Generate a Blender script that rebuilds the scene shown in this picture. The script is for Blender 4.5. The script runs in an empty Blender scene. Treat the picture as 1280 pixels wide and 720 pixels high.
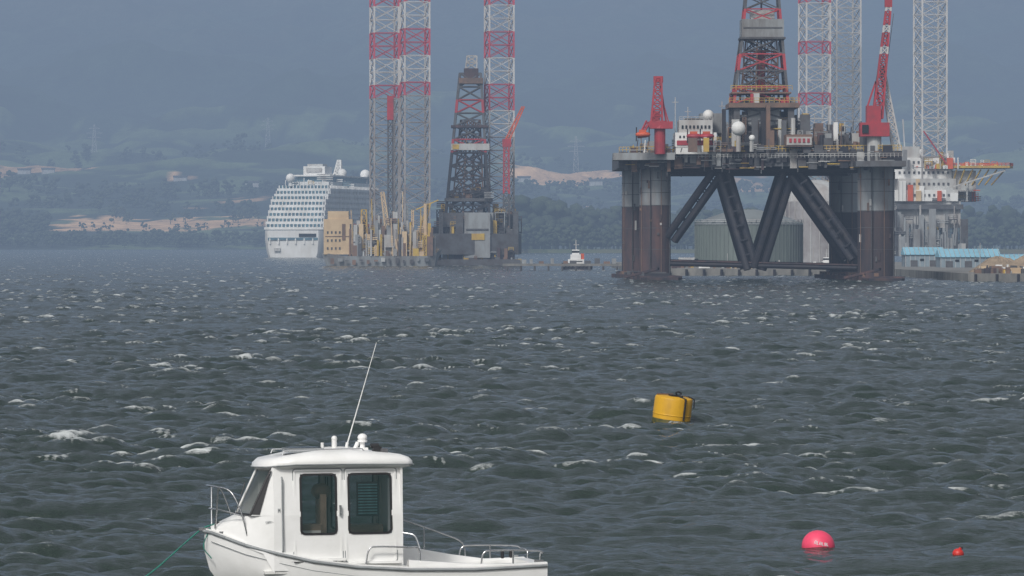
import bpy, math, random
import numpy as np
from mathutils import Vector, Matrix
random.seed(7); rng=np.random.default_rng(11)
F=6000.0; CAMH=6.0; HZ=303.0
sc=bpy.context.scene

# ------------------------------------------------------------ materials
def new_mat(name):
    m=bpy.data.materials.new(name); m.use_nodes=True
    nt=m.node_tree; return m,nt,nt.nodes["Principled BSDF"]
def mat(name,c1,c2=None,rough=0.6,scale=1.0,stretch=(1,1,1),lo=0.4,hi=0.65,metal=0.0,bump=0.0,fine=0.15):
    m,nt,p=new_mat(name); N=nt.nodes; L=nt.links
    p.inputs["Roughness"].default_value=rough; p.inputs["Metallic"].default_value=metal
    if c2 is None: c2=tuple(x*0.72 for x in c1)
    tc=N.new("ShaderNodeTexCoord"); mp=N.new("ShaderNodeMapping"); mp.inputs["Scale"].default_value=stretch
    L.new(tc.outputs["Object"],mp.inputs["Vector"])
    nz=N.new("ShaderNodeTexNoise"); nz.inputs["Scale"].default_value=scale; nz.inputs["Detail"].default_value=6; nz.inputs["Roughness"].default_value=0.65
    L.new(mp.outputs[0],nz.inputs["Vector"])
    cr=N.new("ShaderNodeValToRGB"); cr.color_ramp.elements[0].position=lo; cr.color_ramp.elements[1].position=hi
    cr.color_ramp.elements[0].color=(*c1,1); cr.color_ramp.elements[1].color=(*c2,1)
    L.new(nz.outputs["Fac"],cr.inputs["Fac"])
    L.new(cr.outputs["Color"],p.inputs["Base Color"])
    if bump>0:
        b=N.new("ShaderNodeBump"); b.inputs["Strength"].default_value=bump; b.inputs["Distance"].default_value=0.02
        L.new(nz.outputs["Fac"],b.inputs["Height"]); L.new(b.outputs[0],p.inputs["Normal"])
    return m
M={}
M['grey']=mat('painted_grey_steel',(0.30,0.32,0.33),(0.17,0.16,0.155),scale=0.35,stretch=(1,1,0.3))
M['colgrey']=mat('column_grey_paint',(0.27,0.295,0.31),(0.17,0.14,0.13),scale=0.3,stretch=(1,1,0.2),lo=.48,hi=.72)
M['lgrey']=mat('light_grey_steel',(0.5,0.51,0.5),(0.34,0.31,0.29),scale=0.3,stretch=(1,1,0.3))
M['dgrey']=mat('dark_grey_steel',(0.10,0.105,0.115),(0.06,0.052,0.052),scale=0.4)
M['black']=mat('black_steel',(0.014,0.016,0.026),(0.03,0.026,0.03),scale=0.5)
M['rust']=mat('antifoul_rust',(0.045,0.04,0.05),(0.15,0.08,0.068),scale=0.35,stretch=(1,1,0.22),lo=0.42,hi=0.72,rough=0.85)
M['rustd']=mat('antifoul_dark',(0.03,0.03,0.04),(0.10,0.062,0.055),scale=0.3,stretch=(1,1,0.18),lo=0.42,hi=0.7,rough=0.85)
M['red']=mat('red_paint',(0.42,0.035,0.05),(0.28,0.04,0.05),scale=0.5)
M['white']=mat('white_paint',(0.80,0.80,0.79),(0.66,0.65,0.62),scale=0.25,stretch=(1,1,0.4))
M['legwhite']=mat('leg_white',(0.56,0.56,0.56),(0.46,0.44,0.42),scale=0.2)
M['leggrey']=mat('leg_grey',(0.34,0.33,0.33),(0.22,0.195,0.19),scale=0.2)
M['legred']=mat('leg_red',(0.5,0.07,0.11),(0.38,0.07,0.1),scale=0.2)
M['yellow']=mat('yellow_steel',(0.55,0.38,0.06),(0.4,0.25,0.08),scale=0.4)
M['orange']=mat('lifeboat_orange',(0.65,0.11,0.04),scale=0.4)
M['tan']=mat('tan_paint',(0.66,0.5,0.31),(0.5,0.36,0.22),scale=0.2)
M['brown']=mat('brown_steel',(0.22,0.13,0.09),(0.12,0.085,0.07),scale=0.4)
M['glassb']=mat('ship_glass',(0.12,0.22,0.27),(0.07,0.13,0.17),scale=0.3,rough=0.2)
M['win']=mat('dark_window',(0.02,0.025,0.03),rough=0.15)
M['tank']=mat('tank_green_grey',(0.15,0.18,0.16),(0.10,0.115,0.11),scale=0.12,stretch=(1,1,0.2))
M['tankroof']=mat('tank_roof',(0.22,0.24,0.24),(0.16,0.17,0.17),scale=0.12)
M['blueroof']=mat('blue_roof',(0.28,0.55,0.68),(0.22,0.44,0.55),scale=0.2)
M['shed']=mat('shed_wall',(0.24,0.3,0.34),(0.17,0.21,0.24),scale=0.3,stretch=(1,1,0.2))
M['concrete']=mat('concrete_quay',(0.26,0.25,0.23),(0.13,0.13,0.125),scale=0.3,stretch=(1,1,0.4),rough=0.9)
M['gravel']=mat('gravel_heap',(0.34,0.26,0.18),(0.22,0.17,0.12),scale=0.6,rough=0.95)
M['blue']=mat('blue_paint',(0.05,0.14,0.3),scale=0.4)

# ------------------------------------------------------------ builder
class B:
    def __init__(s,px0=0,d=None,scale=None):
        s.v=[];s.f=[];s.m=[];s.mats=[]
        if d: s.px0=px0; s.s=d/F; s.yb=HZ+CAMH*F/d; s.un=True
        else: s.px0=0;s.s=1;s.yb=0;s.un=False
    def P(s,p):
        if s.un: return Vector(((p[0]-s.px0)*s.s,p[1]*s.s,(s.yb-p[2])*s.s))
        return Vector(p)
    def mi(s,m):
        if isinstance(m,str): m=M[m]
        if m not in s.mats: s.mats.append(m)
        return s.mats.index(m)
    def add(s,vs,fs,m):
        o=len(s.v); s.v+= [tuple(a) for a in vs]; k=s.mi(m)
        for f in fs: s.f.append(tuple(i+o for i in f)); s.m.append(k)
    def box(s,a,b,m):
        a=s.P(a);b=s.P(b)
        x0,x1=sorted((a.x,b.x));y0,y1=sorted((a.y,b.y));z0,z1=sorted((a.z,b.z))
        vs=[(x0,y0,z0),(x1,y0,z0),(x1,y1,z0),(x0,y1,z0),(x0,y0,z1),(x1,y0,z1),(x1,y1,z1),(x0,y1,z1)]
        s.add(vs,[(0,3,2,1),(4,5,6,7),(0,1,5,4),(1,2,6,5),(2,3,7,6),(3,0,4,7)],m)
    def cyl(s,p,q,r0,m,r1=None,n=12,caps=True):
        p=s.P(p);q=s.P(q);r1=r0 if r1 is None else r1
        r0*=s.s;r1*=s.s
        d=(q-p)
        if d.length<1e-6:return
        d.normalize(); a=Vector((0,0,1)) if abs(d.z)<.9 else Vector((1,0,0))
        u=d.cross(a).normalized(); w=d.cross(u)
        vs=[];off=math.pi/4 if n==4 else 0
        for c,r in((p,r0),(q,r1)):
            for i in range(n):
                t=2*math.pi*i/n+off; vs.append(c+u*(r*math.cos(t))+w*(r*math.sin(t)))
        fs=[(i,(i+1)%n,(i+1)%n+n,i+n) for i in range(n)]
        if caps: fs+=[tuple(range(n))[::-1],tuple(range(n,2*n))]
        s.add(vs,fs,m)
    def beam(s,p,q,r,m): s.cyl(p,q,r*1.3,m,n=4,caps=False)
    def tube(s,pts,r,m,n=8):
        for a,b in zip(pts[:-1],pts[1:]): s.cyl(a,b,r,m,n=n)
    def sph(s,c,r,m,seg=14,rings=8,sz=1.0,sx=1.0):
        c=s.P(c);r*=s.s;vs=[];fs=[]
        for j in range(rings+1):
            t=math.pi*j/rings
            for i in range(seg):
                u=2*math.pi*i/seg
                vs.append((c.x+sx*r*math.sin(t)*math.cos(u),c.y+r*math.sin(t)*math.sin(u),c.z+sz*r*math.cos(t)))
        for j in range(rings):
            for i in range(seg):
                fs.append((j*seg+i,(j+1)*seg+i,(j+1)*seg+(i+1)%seg,j*seg+(i+1)%seg))
        s.add(vs,fs,m)
    def lathe(s,c,prof,m,n=32):
        c=s.P(c);vs=[];fs=[]
        for r,z in prof:
            for i in range(n):
                t=2*math.pi*i/n; vs.append((c.x+r*s.s*math.cos(t),c.y+r*s.s*math.sin(t),c.z+z*s.s))
        for j in range(len(prof)-1):
            for i in range(n): fs.append((j*n+i,j*n+(i+1)%n,(j+1)*n+(i+1)%n,(j+1)*n+i))
        s.add(vs,fs,m)
    def prism(s,foot,y0,y1,m):
        n=len(foot)
        vs=[s.P((x,d,y0)) for x,d in foot]+[s.P((x,d,y1)) for x,d in foot]
        s.add(vs,[tuple(range(n)),tuple(range(n,2*n))]+[(i,(i+1)%n,(i+1)%n+n,i+n) for i in range(n)],m)
    def lattice(s,c0,c1,h0,h1,nb,rc,rb,mf,rot=0.0,sides=4,horiz=True,xbr=True):
        def ring(t):
            c=[c0[i]+(c1[i]-c0[i])*t for i in range(3)];h=h0+(h1-h0)*t
            R=h*(1.414 if sides==4 else 1.25)
            return [(c[0]+R*math.cos(rot+math.pi/4+2*math.pi*k/sides),c[1]+R*math.sin(rot+math.pi/4+2*math.pi*k/sides),c[2]) for k in range(sides)]
        for b in range(nb):
            A=ring(b/nb);C=ring((b+1)/nb);mm=mf(b)
            for k in range(sides):
                k2=(k+1)%sides
                s.beam(A[k],C[k],rc,mm)
                if horiz: s.beam(C[k],C[k2],rb,mm)
                if xbr:
                    s.beam(A[k],C[k2],rb,mm); s.beam(A[k2],C[k],rb,mm)
                else:
                    s.beam(A[k] if b%2 else A[k2],C[k2] if b%2 else C[k],rb,mm)
    def rail(s,pts,h,m,r=0.3,step=6):
        for a,b in zip(pts[:-1],pts[1:]):
            for k in(0.5,1.0):
                s.beam((a[0],a[1],a[2]-h*k),(b[0],b[1],b[2]-h*k),r,m)
            L=math.dist(a,b);n=max(1,int(L/step))
            for i in range(n+1):
                t=i/n;p=[a[j]+(b[j]-a[j])*t for j in range(3)]
                s.beam(p,(p[0],p[1],p[2]-h),r,m)
    def clutter(s,x0,x1,d0,d1,yb,hmin,hmax,wmin,wmax,n,ms):
        for i in range(n):
            w=random.uniform(wmin,wmax);h=random.uniform(hmin,hmax)*random.random()**.5
            x=random.uniform(x0,x1-w);d=random.uniform(d0,d1);k=random.random();m=random.choice(ms)
            if k<.45: s.box((x,d,yb),(x+w,d+random.uniform(wmin,wmax)*1.3,yb-h),m)
            elif k<.57:
                y0=yb-random.uniform(0,h); s.box((x,d,y0),(x+w*1.4,d+w,y0-1.3),m)
                s.rail([(x,d,y0-1),(x+w*1.4,d,y0-1)],4,'yellow' if random.random()<.4 else m,.28,4)
                for q in(0.05,.95): s.beam((x+w*1.4*q,d,yb),(x+w*1.4*q,d,y0),.6,m)
            elif k<.68: s.cyl((x,d,yb),(x,d,yb-h),w*.25,m,n=8)
            elif k<.82:
                yy=yb-random.uniform(0,h)
                for q in range(random.randint(1,4)): s.cyl((x,d,yy-q*2.2),(x+w*2.2,d,yy-q*2.2),.7,m,n=6)
            elif k<.9: s.lattice((x,d,yb),(x,d,yb-h*1.1),w*.25,w*.25,max(2,int(h/6)),.6,.4,lambda q:m)
            else: s.beam((x,d,yb),(x+random.uniform(-3,3),d,yb-h*1.4),.6,m)
    def build(s,name,parent=None,smooth=None,recalc=False):
        me=bpy.data.meshes.new(name); me.from_pydata(s.v,[],s.f)
        for m in s.mats: me.materials.append(m)
        me.polygons.foreach_set("material_index",s.m)
        if smooth is not None:
            me.polygons.foreach_set("use_smooth",[True]*len(s.f))
        me.update()
        if recalc:
            import bmesh
            bm=bmesh.new();bm.from_mesh(me);bmesh.ops.remove_doubles(bm,verts=bm.verts,dist=1e-4);bmesh.ops.recalc_face_normals(bm,faces=bm.faces);bm.to_mesh(me);bm.free()
        if smooth is not None: me.set_sharp_from_angle(angle=math.radians(smooth))
        o=bpy.data.objects.new(name,me); sc.collection.objects.link(o)
        if parent: o.parent=parent
        return o
def empty(name,loc,rz=0,rot=None):
    e=bpy.data.objects.new(name,None); e.location=loc
    e.rotation_euler=rot if rot else (0,0,rz); sc.collection.objects.link(e); return e
def at(name,px,d,rz=0): return empty(name,((px-640)/F*d,d,0),rz)

# ------------------------------------------------------------ camera, sky, sun
cam=bpy.data.cameras.new("camera"); co=bpy.data.objects.new("camera",cam); sc.collection.objects.link(co)
co.location=(0,0,CAMH); co.rotation_euler=(math.radians(90)-math.atan((360-HZ)/F),0,0)
cam.lens=36*F/1280; cam.sensor_width=36; cam.clip_end=40000; cam.clip_start=1
sc.camera=co
SUN_EL=math.radians(42); SUN_AZ=math.radians(203)
w=bpy.data.worlds.new("World"); sc.world=w; w.use_nodes=True
nt=w.node_tree; bg=nt.nodes["Background"]
sky=nt.nodes.new("ShaderNodeTexSky"); sky.sky_type='NISHITA'; sky.sun_disc=False
sky.sun_elevation=SUN_EL; sky.sun_rotation=SUN_AZ; sky.dust_density=5.0; sky.air_density=1.0
hs=nt.nodes.new("ShaderNodeHueSaturation"); hs.inputs["Saturation"].default_value=0.14
nt.links.new(sky.outputs[0],hs.inputs["Color"]); nt.links.new(hs.outputs[0],bg.inputs["Color"])
bg.inputs["Strength"].default_value=0.098
sl=bpy.data.lights.new("sun",'SUN'); sl.energy=2.2; sl.angle=math.radians(10); sl.color=(1,0.96,0.9)
so=bpy.data.objects.new("sun",sl); sc.collection.objects.link(so); so.location=(-100,-100,200)
sd=Vector((math.sin(SUN_AZ)*math.cos(SUN_EL),math.cos(SUN_AZ)*math.cos(SUN_EL),math.sin(SUN_EL)))
so.rotation_euler=sd.to_track_quat('Z','Y').to_euler()
sc.view_settings.view_transform='Standard'; sc.view_settings.look='None'; sc.view_settings.exposure=0

# haze: homogeneous volume around the whole place; its emission imitates light scattered by air
hm=bpy.data.materials.new("sea_haze_glow"); hm.use_nodes=True; nt=hm.node_tree
for n in list(nt.nodes):
    if n.type!='OUTPUT_MATERIAL': nt.nodes.remove(n)
out=[n for n in nt.nodes if n.type=='OUTPUT_MATERIAL'][0]
SIG=1/4300
ab=nt.nodes.new("ShaderNodeVolumeAbsorption"); ab.inputs["Color"].default_value=(0,0,0,1); ab.inputs["Density"].default_value=SIG
em=nt.nodes.new("ShaderNodeEmission"); em.inputs["Color"].default_value=(0.200,0.268,0.378,1); em.inputs["Strength"].default_value=SIG
ad=nt.nodes.new("ShaderNodeAddShader"); nt.links.new(ab.outputs[0],ad.inputs[0]); nt.links.new(em.outputs[0],ad.inputs[1]); nt.links.new(ad.outputs[0],out.inputs["Volume"])
b=B(); b.box((-7000,-300,-60),(7000,13000,800),hm); b.build("haze")

# ------------------------------------------------------------ water
def ocean(N,L,lp,wdir,seed,std,p=4,cut=0.12,slope=4.0):
    r=np.random.default_rng(seed)
    k1=2*np.pi*np.fft.fftfreq(N,L/N); kx,ky=np.meshgrid(k1,k1); k=np.hypot(kx,ky); k[0,0]=1
    kp=2*np.pi/lp; a=math.atan2(wdir[1],wdir[0]); th=np.arctan2(ky,kx)-a
    Pk=np.exp(-1.25*(kp/k)**2)/k**slope*(0.10+np.abs(np.cos(th))**p)*np.exp(-(k*cut)**2*.25)
    Pk[0,0]=0
    H=(r.normal(size=(N,N))+1j*r.normal(size=(N,N)))*np.sqrt(Pk)
    I=lambda X:np.real(np.fft.ifft2(X))
    h=I(H); sca=std/h.std()
    dx=I(-1j*kx/k*H)*sca; dy=I(-1j*ky/k*H)*sca
    dxx=I(kx*kx/k*H)*sca; dyy=I(ky*ky/k*H)*sca; dxy=I(kx*ky/k*H)*sca
    J=(1-dxx)*(1-dyy)-(dxy)**2
    return h*sca,dx,dy,J
def samp(A,L,x,y):
    N=A.shape[0]; fx=(x/L*N)%N; fy=(y/L*N)%N
    ix=np.floor(fx).astype(int)%N; iy=np.floor(fy).astype(int)%N; tx=fx-np.floor(fx); ty=fy-np.floor(fy)
    ix1=(ix+1)%N; iy1=(iy+1)%N
    return (A[iy,ix]*(1-tx)+A[iy,ix1]*tx)*(1-ty)+(A[iy1,ix]*(1-tx)+A[iy1,ix1]*tx)*ty
WD=(0.4,-1.0)
h1,dx1,dy1,J1=ocean(1024,97.0,4.4,WD,3,0.094,p=2,cut=0.03,slope=3.7)
h2,dx2,dy2,J2=ocean(512,287.0,13.0,(0.05,-1),5,0.06,p=4)
g1,_,_,_=ocean(256,611.0,55.0,(0.4,-1),9,1.0,p=0)
g2,_,_,_=ocean(256,171.0,14.0,(0.4,-1),19,1.0,p=0)
thr=np.percentile(J1,2.0); lowp=np.percentile(J1,0.25)
foamT=np.clip((thr-J1)/(thr-lowp),0,1)
acc=foamT.copy()
for i in range(1,4): acc=np.maximum(acc,np.roll(foamT,i,axis=0)*(1-i/4.5))
acc=np.maximum(acc,np.roll(acc,2,axis=1)*.8); acc=np.maximum(acc,np.roll(acc,-2,axis=1)*.8)
foamT=acc
NC=820; K=560
NR=int(K*math.log(6000/62.0))
Y=62.0*np.exp(np.arange(NR)/K)
U=np.linspace(-1,1,NC)
Xg=U[None,:]*(0.137*Y[:,None]+5); Yg=np.repeat(Y[:,None],NC,1)
rc,rs=math.cos(.31),math.sin(.31)
X2=Xg*rc-Yg*rs;Y2=Xg*rs+Yg*rc
gust=np.clip(1+0.2*samp(g1,611.0,Xg,Yg),.55,1.5)
Z=samp(h1,97.0,Xg,Yg)*gust+samp(h2,287.0,X2,Y2)
fade=np.clip(1-(Yg-300)/1500,0.25,1)
Dx=samp(dx1,97.0,Xg,Yg)*fade*gust; Dy=(samp(dy1,97.0,Xg,Yg)*gust+samp(dy2,287.0,X2,Y2))*fade
g=samp(g1,611.0,Xg,Yg)+samp(g2,171.0,X2,Y2)
fo=samp(foamT,97.0,Xg,Yg)*np.clip(0.42+0.45*g+np.clip((Yg-180)/700,0,.5),0.0,1)
co3=np.stack([Xg+Dx,Yg+Dy,Z*np.clip(fade,0.5,1)],-1).reshape(-1,3).astype(np.float32)
idx=np.arange(NR*NC).reshape(NR,NC)
q=np.stack([idx[:-1,:-1],idx[:-1,1:],idx[1:,1:],idx[1:,:-1]],-1).reshape(-1,4).astype(np.int32)
def np_mesh(name,co3,q,mats,smooth=True):
    me=bpy.data.meshes.new(name); me.vertices.add(len(co3)); me.vertices.foreach_set("co",co3.ravel())
    n=q.shape[1]
    me.loops.add(q.size); me.loops.foreach_set("vertex_index",q.ravel())
    me.polygons.add(len(q)); me.polygons.foreach_set("loop_start",np.arange(0,q.size,n,dtype=np.int32))
    me.polygons.foreach_set("loop_total",np.full(len(q),n,dtype=np.int32))
    if smooth: me.polygons.foreach_set("use_smooth",np.ones(len(q),dtype=bool))
    for m in mats: me.materials.append(m)
    me.update(calc_edges=True); me.validate()
    o=bpy.data.objects.new(name,me); sc.collection.objects.link(o); return o
wm,nt,p=new_mat("sea_water"); N=nt.nodes;L=nt.links
p.inputs["IOR"].default_value=1.33
at_=N.new("ShaderNodeAttribute"); at_.attribute_name="foam"
tc=N.new("ShaderNodeTexCoord")
def noise(sc_,det,st,rough=.6):
    mp=N.new("ShaderNodeMapping"); mp.inputs["Scale"].default_value=st; L.new(tc.outputs["Object"],mp.inputs[0])
    n=N.new("ShaderNodeTexNoise"); n.inputs["Scale"].default_value=sc_; n.inputs["Detail"].default_value=det; n.inputs["Roughness"].default_value=rough
    L.new(mp.outputs[0],n.inputs["Vector"]); return n
n1=noise(2.2,5,(0.7,1.2,1),.6); n2=noise(9,4,(0.7,1.1,1),.65); n3=noise(7,6,(0.6,1,1),.85); n4=noise(0.02,3,(1,.5,1))
def math_(op,a,b=None,clamp=False):
    m=N.new("ShaderNodeMath"); m.operation=op; m.use_clamp=clamp
    for i,v in enumerate((a,b)):
        if v is None: continue
        if isinstance(v,(int,float)): m.inputs[i].default_value=v
        else: L.new(v,m.inputs[i])
    return m.outputs[0]
hgt=math_('ADD',math_('MULTIPLY',n1.outputs["Fac"],0.125),math_('MULTIPLY',n2.outputs["Fac"],0.03))
bp=N.new("ShaderNodeBump"); bp.inputs["Strength"].default_value=1.0; bp.inputs["Distance"].default_value=1.0
L.new(hgt,bp.inputs["Height"]); L.new(bp.outputs[0],p.inputs["Normal"])
ff=math_('MULTIPLY',math_('SUBTRACT',math_('ADD',at_.outputs["Fac"],math_('MULTIPLY',n3.outputs["Fac"],1.5)),1.05),2.0,True)
ff=math_('MULTIPLY',ff,math_('MULTIPLY',at_.outputs["Fac"],2.6,True))
cm=N.new("ShaderNodeMix"); cm.data_type='RGBA'; L.new(n4.outputs["Fac"],cm.inputs["Factor"])
cm.inputs["A"].default_value=(0.020,0.033,0.029,1); cm.inputs["B"].default_value=(0.036,0.051,0.043,1)
c2=N.new("ShaderNodeMix"); c2.data_type='RGBA'; L.new(ff,c2.inputs["Factor"]); L.new(cm.outputs["Result"],c2.inputs["A"]); c2.inputs["B"].default_value=(0.60,0.63,0.63,1)
L.new(c2.outputs["Result"],p.inputs["Base Color"])
L.new(math_('ADD',math_('MULTIPLY',ff,0.6),0.12),p.inputs["Roughness"])
sea=np_mesh("sea_water",co3,q,[wm])
a=sea.data.attributes.new("foam",'FLOAT','POINT'); a.data.foreach_set("value",fo.reshape(-1).astype(np.float32))
b=B(); b.add([(-9000,-300,-1.2),(9000,-300,-1.2),(9000,13000,-1.2),(-9000,13000,-1.2)],[(0,1,2,3)],wm); b.build("deep_water")

# ------------------------------------------------------------ terrain
prof_d=[3980,4050,4200,4500,5000,5500,6000,7000,8500,10000,12500]
prof_z=[-3,3,11,25,58,90,116,222,430,640,900]
rows=np.concatenate([np.arange(3980,6200,11.0),np.arange(6200,12500,45.0)])
xs=np.arange(-2600,2600,9.0)
TX,TY=np.meshgrid(xs,rows)
t1,_,_,_=ocean(256,3100.0,900.0,(1,0),21,1.0,p=0,cut=20)
t2,_,_,_=ocean(512,1900.0,260.0,(1,0),22,1.0,p=0,cut=8)
n_a=samp(t1,3100.,TX,TY); n_b=samp(t2,1900.,TX,TY)
def zt(x,y):
    x=np.atleast_1d(np.float64(x));y=np.atleast_1d(np.float64(y))
    k=np.clip((y-4100)/3000,0,1)
    return np.interp(y,prof_d,prof_z)+k*(samp(t1,3100.,x,y)*22+samp(t2,1900.,x,y)*7)
TZ=zt(TX.ravel(),TY.ravel()).reshape(TX.shape)
forest=np.array([0.028,0.046,0.030]); pasture=np.array([0.085,0.12,0.055]); tan=np.array([0.86,0.54,0.29]); moor=np.array([0.07,0.07,0.055])
C=np.ones(TX.shape+(3,))*forest
mk=(n_b>0.6)&(TY<6600); C[mk]=pasture
hi=np.clip((TY-7000)/1500,0,1)*np.clip(n_a*0.7+0.35,0,1); C=C*(1-hi[...,None])+moor*hi[...,None]
st=np.clip(n_b*0.35+0.5,0,1)[...,None]; C=C*(0.7+0.6*st)
wob=samp(t2,1900.,TX*2.2,TY*2.2)
def field(px0,px1,d0,d1,col,e=12):
    x0=(px0-640)/F*(d0+d1)/2; x1=(px1-640)/F*(d0+d1)/2
    m=(TX>x0+wob*e)&(TX<x1+wob*e)&(TY>d0+wob*e*2)&(TY<d1+wob*e*3)
    C[m]=col*(0.92+0.08*np.clip(n_b[m],-1,1)[:,None])
field(75,350,4330,4560,tan); field(120,300,4300,4345,pasture*1.6)
field(350,440,4340,4500,tan*.8)
field(15,130,5330,5500,tan*.75); field(-60,10,5250,5330,tan*.6); field(200,238,5120,5230,tan*.9)
field(632,765,5230,5620,tan); field(690,735,4560,4690,tan*.9); field(905,990,5000,5200,tan*.6)
field(250,320,4760,4820,tan*.5); field(1050,1200,5100,5400,tan*.5); field(-300,-60,5000,5200,tan*.6); field(1300,1450,5100,5300,tan*.7)
ti=np.arange(TX.size).reshape(TX.shape)
tq=np.stack([ti[:-1,:-1],ti[:-1,1:],ti[1:,1:],ti[1:,:-1]],-1).reshape(-1,4).astype(np.int32)
tm,nt,p=new_mat("hillside_land"); N=nt.nodes;L=nt.links; p.inputs["Roughness"].default_value=0.95
ca=N.new("ShaderNodeAttribute"); ca.attribute_name="landcol"; tc=N.new("ShaderNodeTexCoord")
nz=noise(0.035,8,(1,.5,1),.75); mr=N.new("ShaderNodeMapRange"); mr.inputs[1].default_value=.3; mr.inputs[2].default_value=.7; mr.inputs[3].default_value=.4; mr.inputs[4].default_value=1.5
L.new(nz.outputs["Fac"],mr.inputs[0])
mx=N.new("ShaderNodeMix"); mx.data_type='RGBA'; mx.blend_type='MULTIPLY'; mx.inputs["Factor"].default_value=1
L.new(ca.outputs["Color"],mx.inputs["A"]); L.new(mr.outputs[0],mx.inputs["B"]); L.new(mx.outputs["Result"],p.inputs["Base Color"])
ter=np_mesh("hills",np.stack([TX,TY,TZ],-1).reshape(-1,3).astype(np.float32),tq,[tm])
a=ter.data.attributes.new("landcol",'FLOAT_COLOR','POINT')
a.data.foreach_set("color",np.concatenate([C.reshape(-1,3),np.ones((C.size//3,1))],1).astype(np.float32).ravel())

# headland
b=B()
hl=[(-20,2780),(20,2700),(180,2630),(420,2600),(900,2580),(900,3300),(200,3300),(0,3000)]
b.prism(hl,-2,2.0,mat('headland_grass',(0.09,0.12,0.05),(0.16,0.13,0.07),scale=0.02)); b.build("headland")

# ------------------------------------------------------------ tree masses
fm=mat('tree_foliage',(0.022,0.036,0.02),(0.055,0.075,0.035),scale=0.12,rough=0.9,lo=.35,hi=.7)
t=(1+5**.5)/2
ICO=np.array([(-1,t,0),(1,t,0),(-1,-t,0),(1,-t,0),(0,-1,t),(0,1,t),(0,-1,-t),(0,1,-t),(t,0,-1),(t,0,1),(-t,0,-1),(-t,0,1)])/math.hypot(1,t)
ICF=np.array([(0,11,5),(0,5,1),(0,1,7),(0,7,10),(0,10,11),(1,5,9),(5,11,4),(11,10,2),(10,7,6),(7,1,8),(3,9,4),(3,4,2),(3,2,6),(3,6,8),(3,8,9),(4,9,5),(2,4,11),(6,2,10),(8,6,7),(9,8,1)],dtype=np.int32)
def trees(name,pts,hs_,nb=12):
    V=[];Q=[];o=0
    for (x,y,z),h in zip(pts,hs_):
        wdt=h*rng.uniform(.3,.5)
        for i in range(nb):
            th=rng.uniform(0,6.28);zz=rng.uniform(.25,.95);rr=wdt*rng.uniform(0,1)**.5*math.sin(math.pi*min(1,zz*.9+.1))**.6
            r=h*rng.uniform(.09,.2)
            v=ICO*(r*rng.uniform(.6,1.3,size=(12,1)))*np.array([1,1,.8])+np.array([x+rr*math.cos(th),y+rr*math.sin(th),z+h*zz])
            V.append(v);Q.append(ICF+o);o+=12
        v=np.array([(x-h*.03,y,z-1),(x+h*.03,y,z-1),(x+h*.015,y,z+h*.6),(x-h*.015,y+h*.02,z+h*.6)]);V.append(v);Q.append(np.array([(0,1,2),(0,2,3)],dtype=np.int32)+o);o+=4
    return np_mesh(name,np.concatenate(V).astype(np.float32),np.concatenate(Q).astype(np.int32),[fm],False)
pts=[];hh=[]
def scatter(n,px0,px1,d0,d1,h0,h1,z=None):
    for i in range(n):
        d=rng.uniform(d0,d1);x=(rng.uniform(px0,px1)-640)/F*d
        pts.append((x,d,zt(x,d)[0] if z is None else z)); hh.append(rng.uniform(h0,h1))
scatter(620,-150,700,4030,4140,7,11)
scatter(26,80,345,4330,4350,4,9)
scatter(16,140,345,4420,4560,8,14)
scatter(200,-150,1400,4590,4700,9,16)
scatter(260,-150,60,4180,4500,8,15)
scatter(320,-150,1400,4850,5000,9,17)
scatter(50,620,780,5160,5215,7,10)
scatter(260,-150,1400,5640,5780,10,18)
trees("tree_belt",pts,hh,9)
pts=[];hh=[]
scatter(300,636,1500,2720,2820,8,15,2.0)
scatter(260,640,1500,2900,3250,14,27,2.0)
scatter(40,640,700,2850,2900,22,32,2.0)
trees("tree_woodland",pts,hh,14)
b=B()
for px,d in((30,5300),(60,5290),(225,5100),(315,5050),(420,4800),(610,5210),(655,5140),(745,5100)):
    x=(px-640)/F*d;z=zt(x,d)[0];b.box((x-7,d,z-2),(x+7,d+8,z+5),'lgrey');b.prism([(x-7.5,d-1),(x+7.5,d-1),(x+7.5,d+9),(x-7.5,d+9)],z+5,z+6.5,'dgrey')
b.build("farmhouses")
for px,d,h in((118,6000,44),(720,5600,46),(335,6300,40),(980,6000,44)):
    x=(px-640)/F*d;e=empty("electricity_pylon",(x,d,zt(x,d)[0]));b=B()
    b.lattice((0,0,0),(0,0,h),3.6,0.8,7,.15,.09,lambda k:'lgrey')
    for zz,ww in((h*.62,8),(h*.75,10),(h*.88,7)): b.beam((-ww,0,zz),(ww,0,zz),.17,'lgrey');b.beam((-ww,0,zz),(0,0,zz+2.5),.1,'lgrey');b.beam((ww,0,zz),(0,0,zz+2.5),.1,'lgrey')
    b.build("lattice_mast",e)

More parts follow.
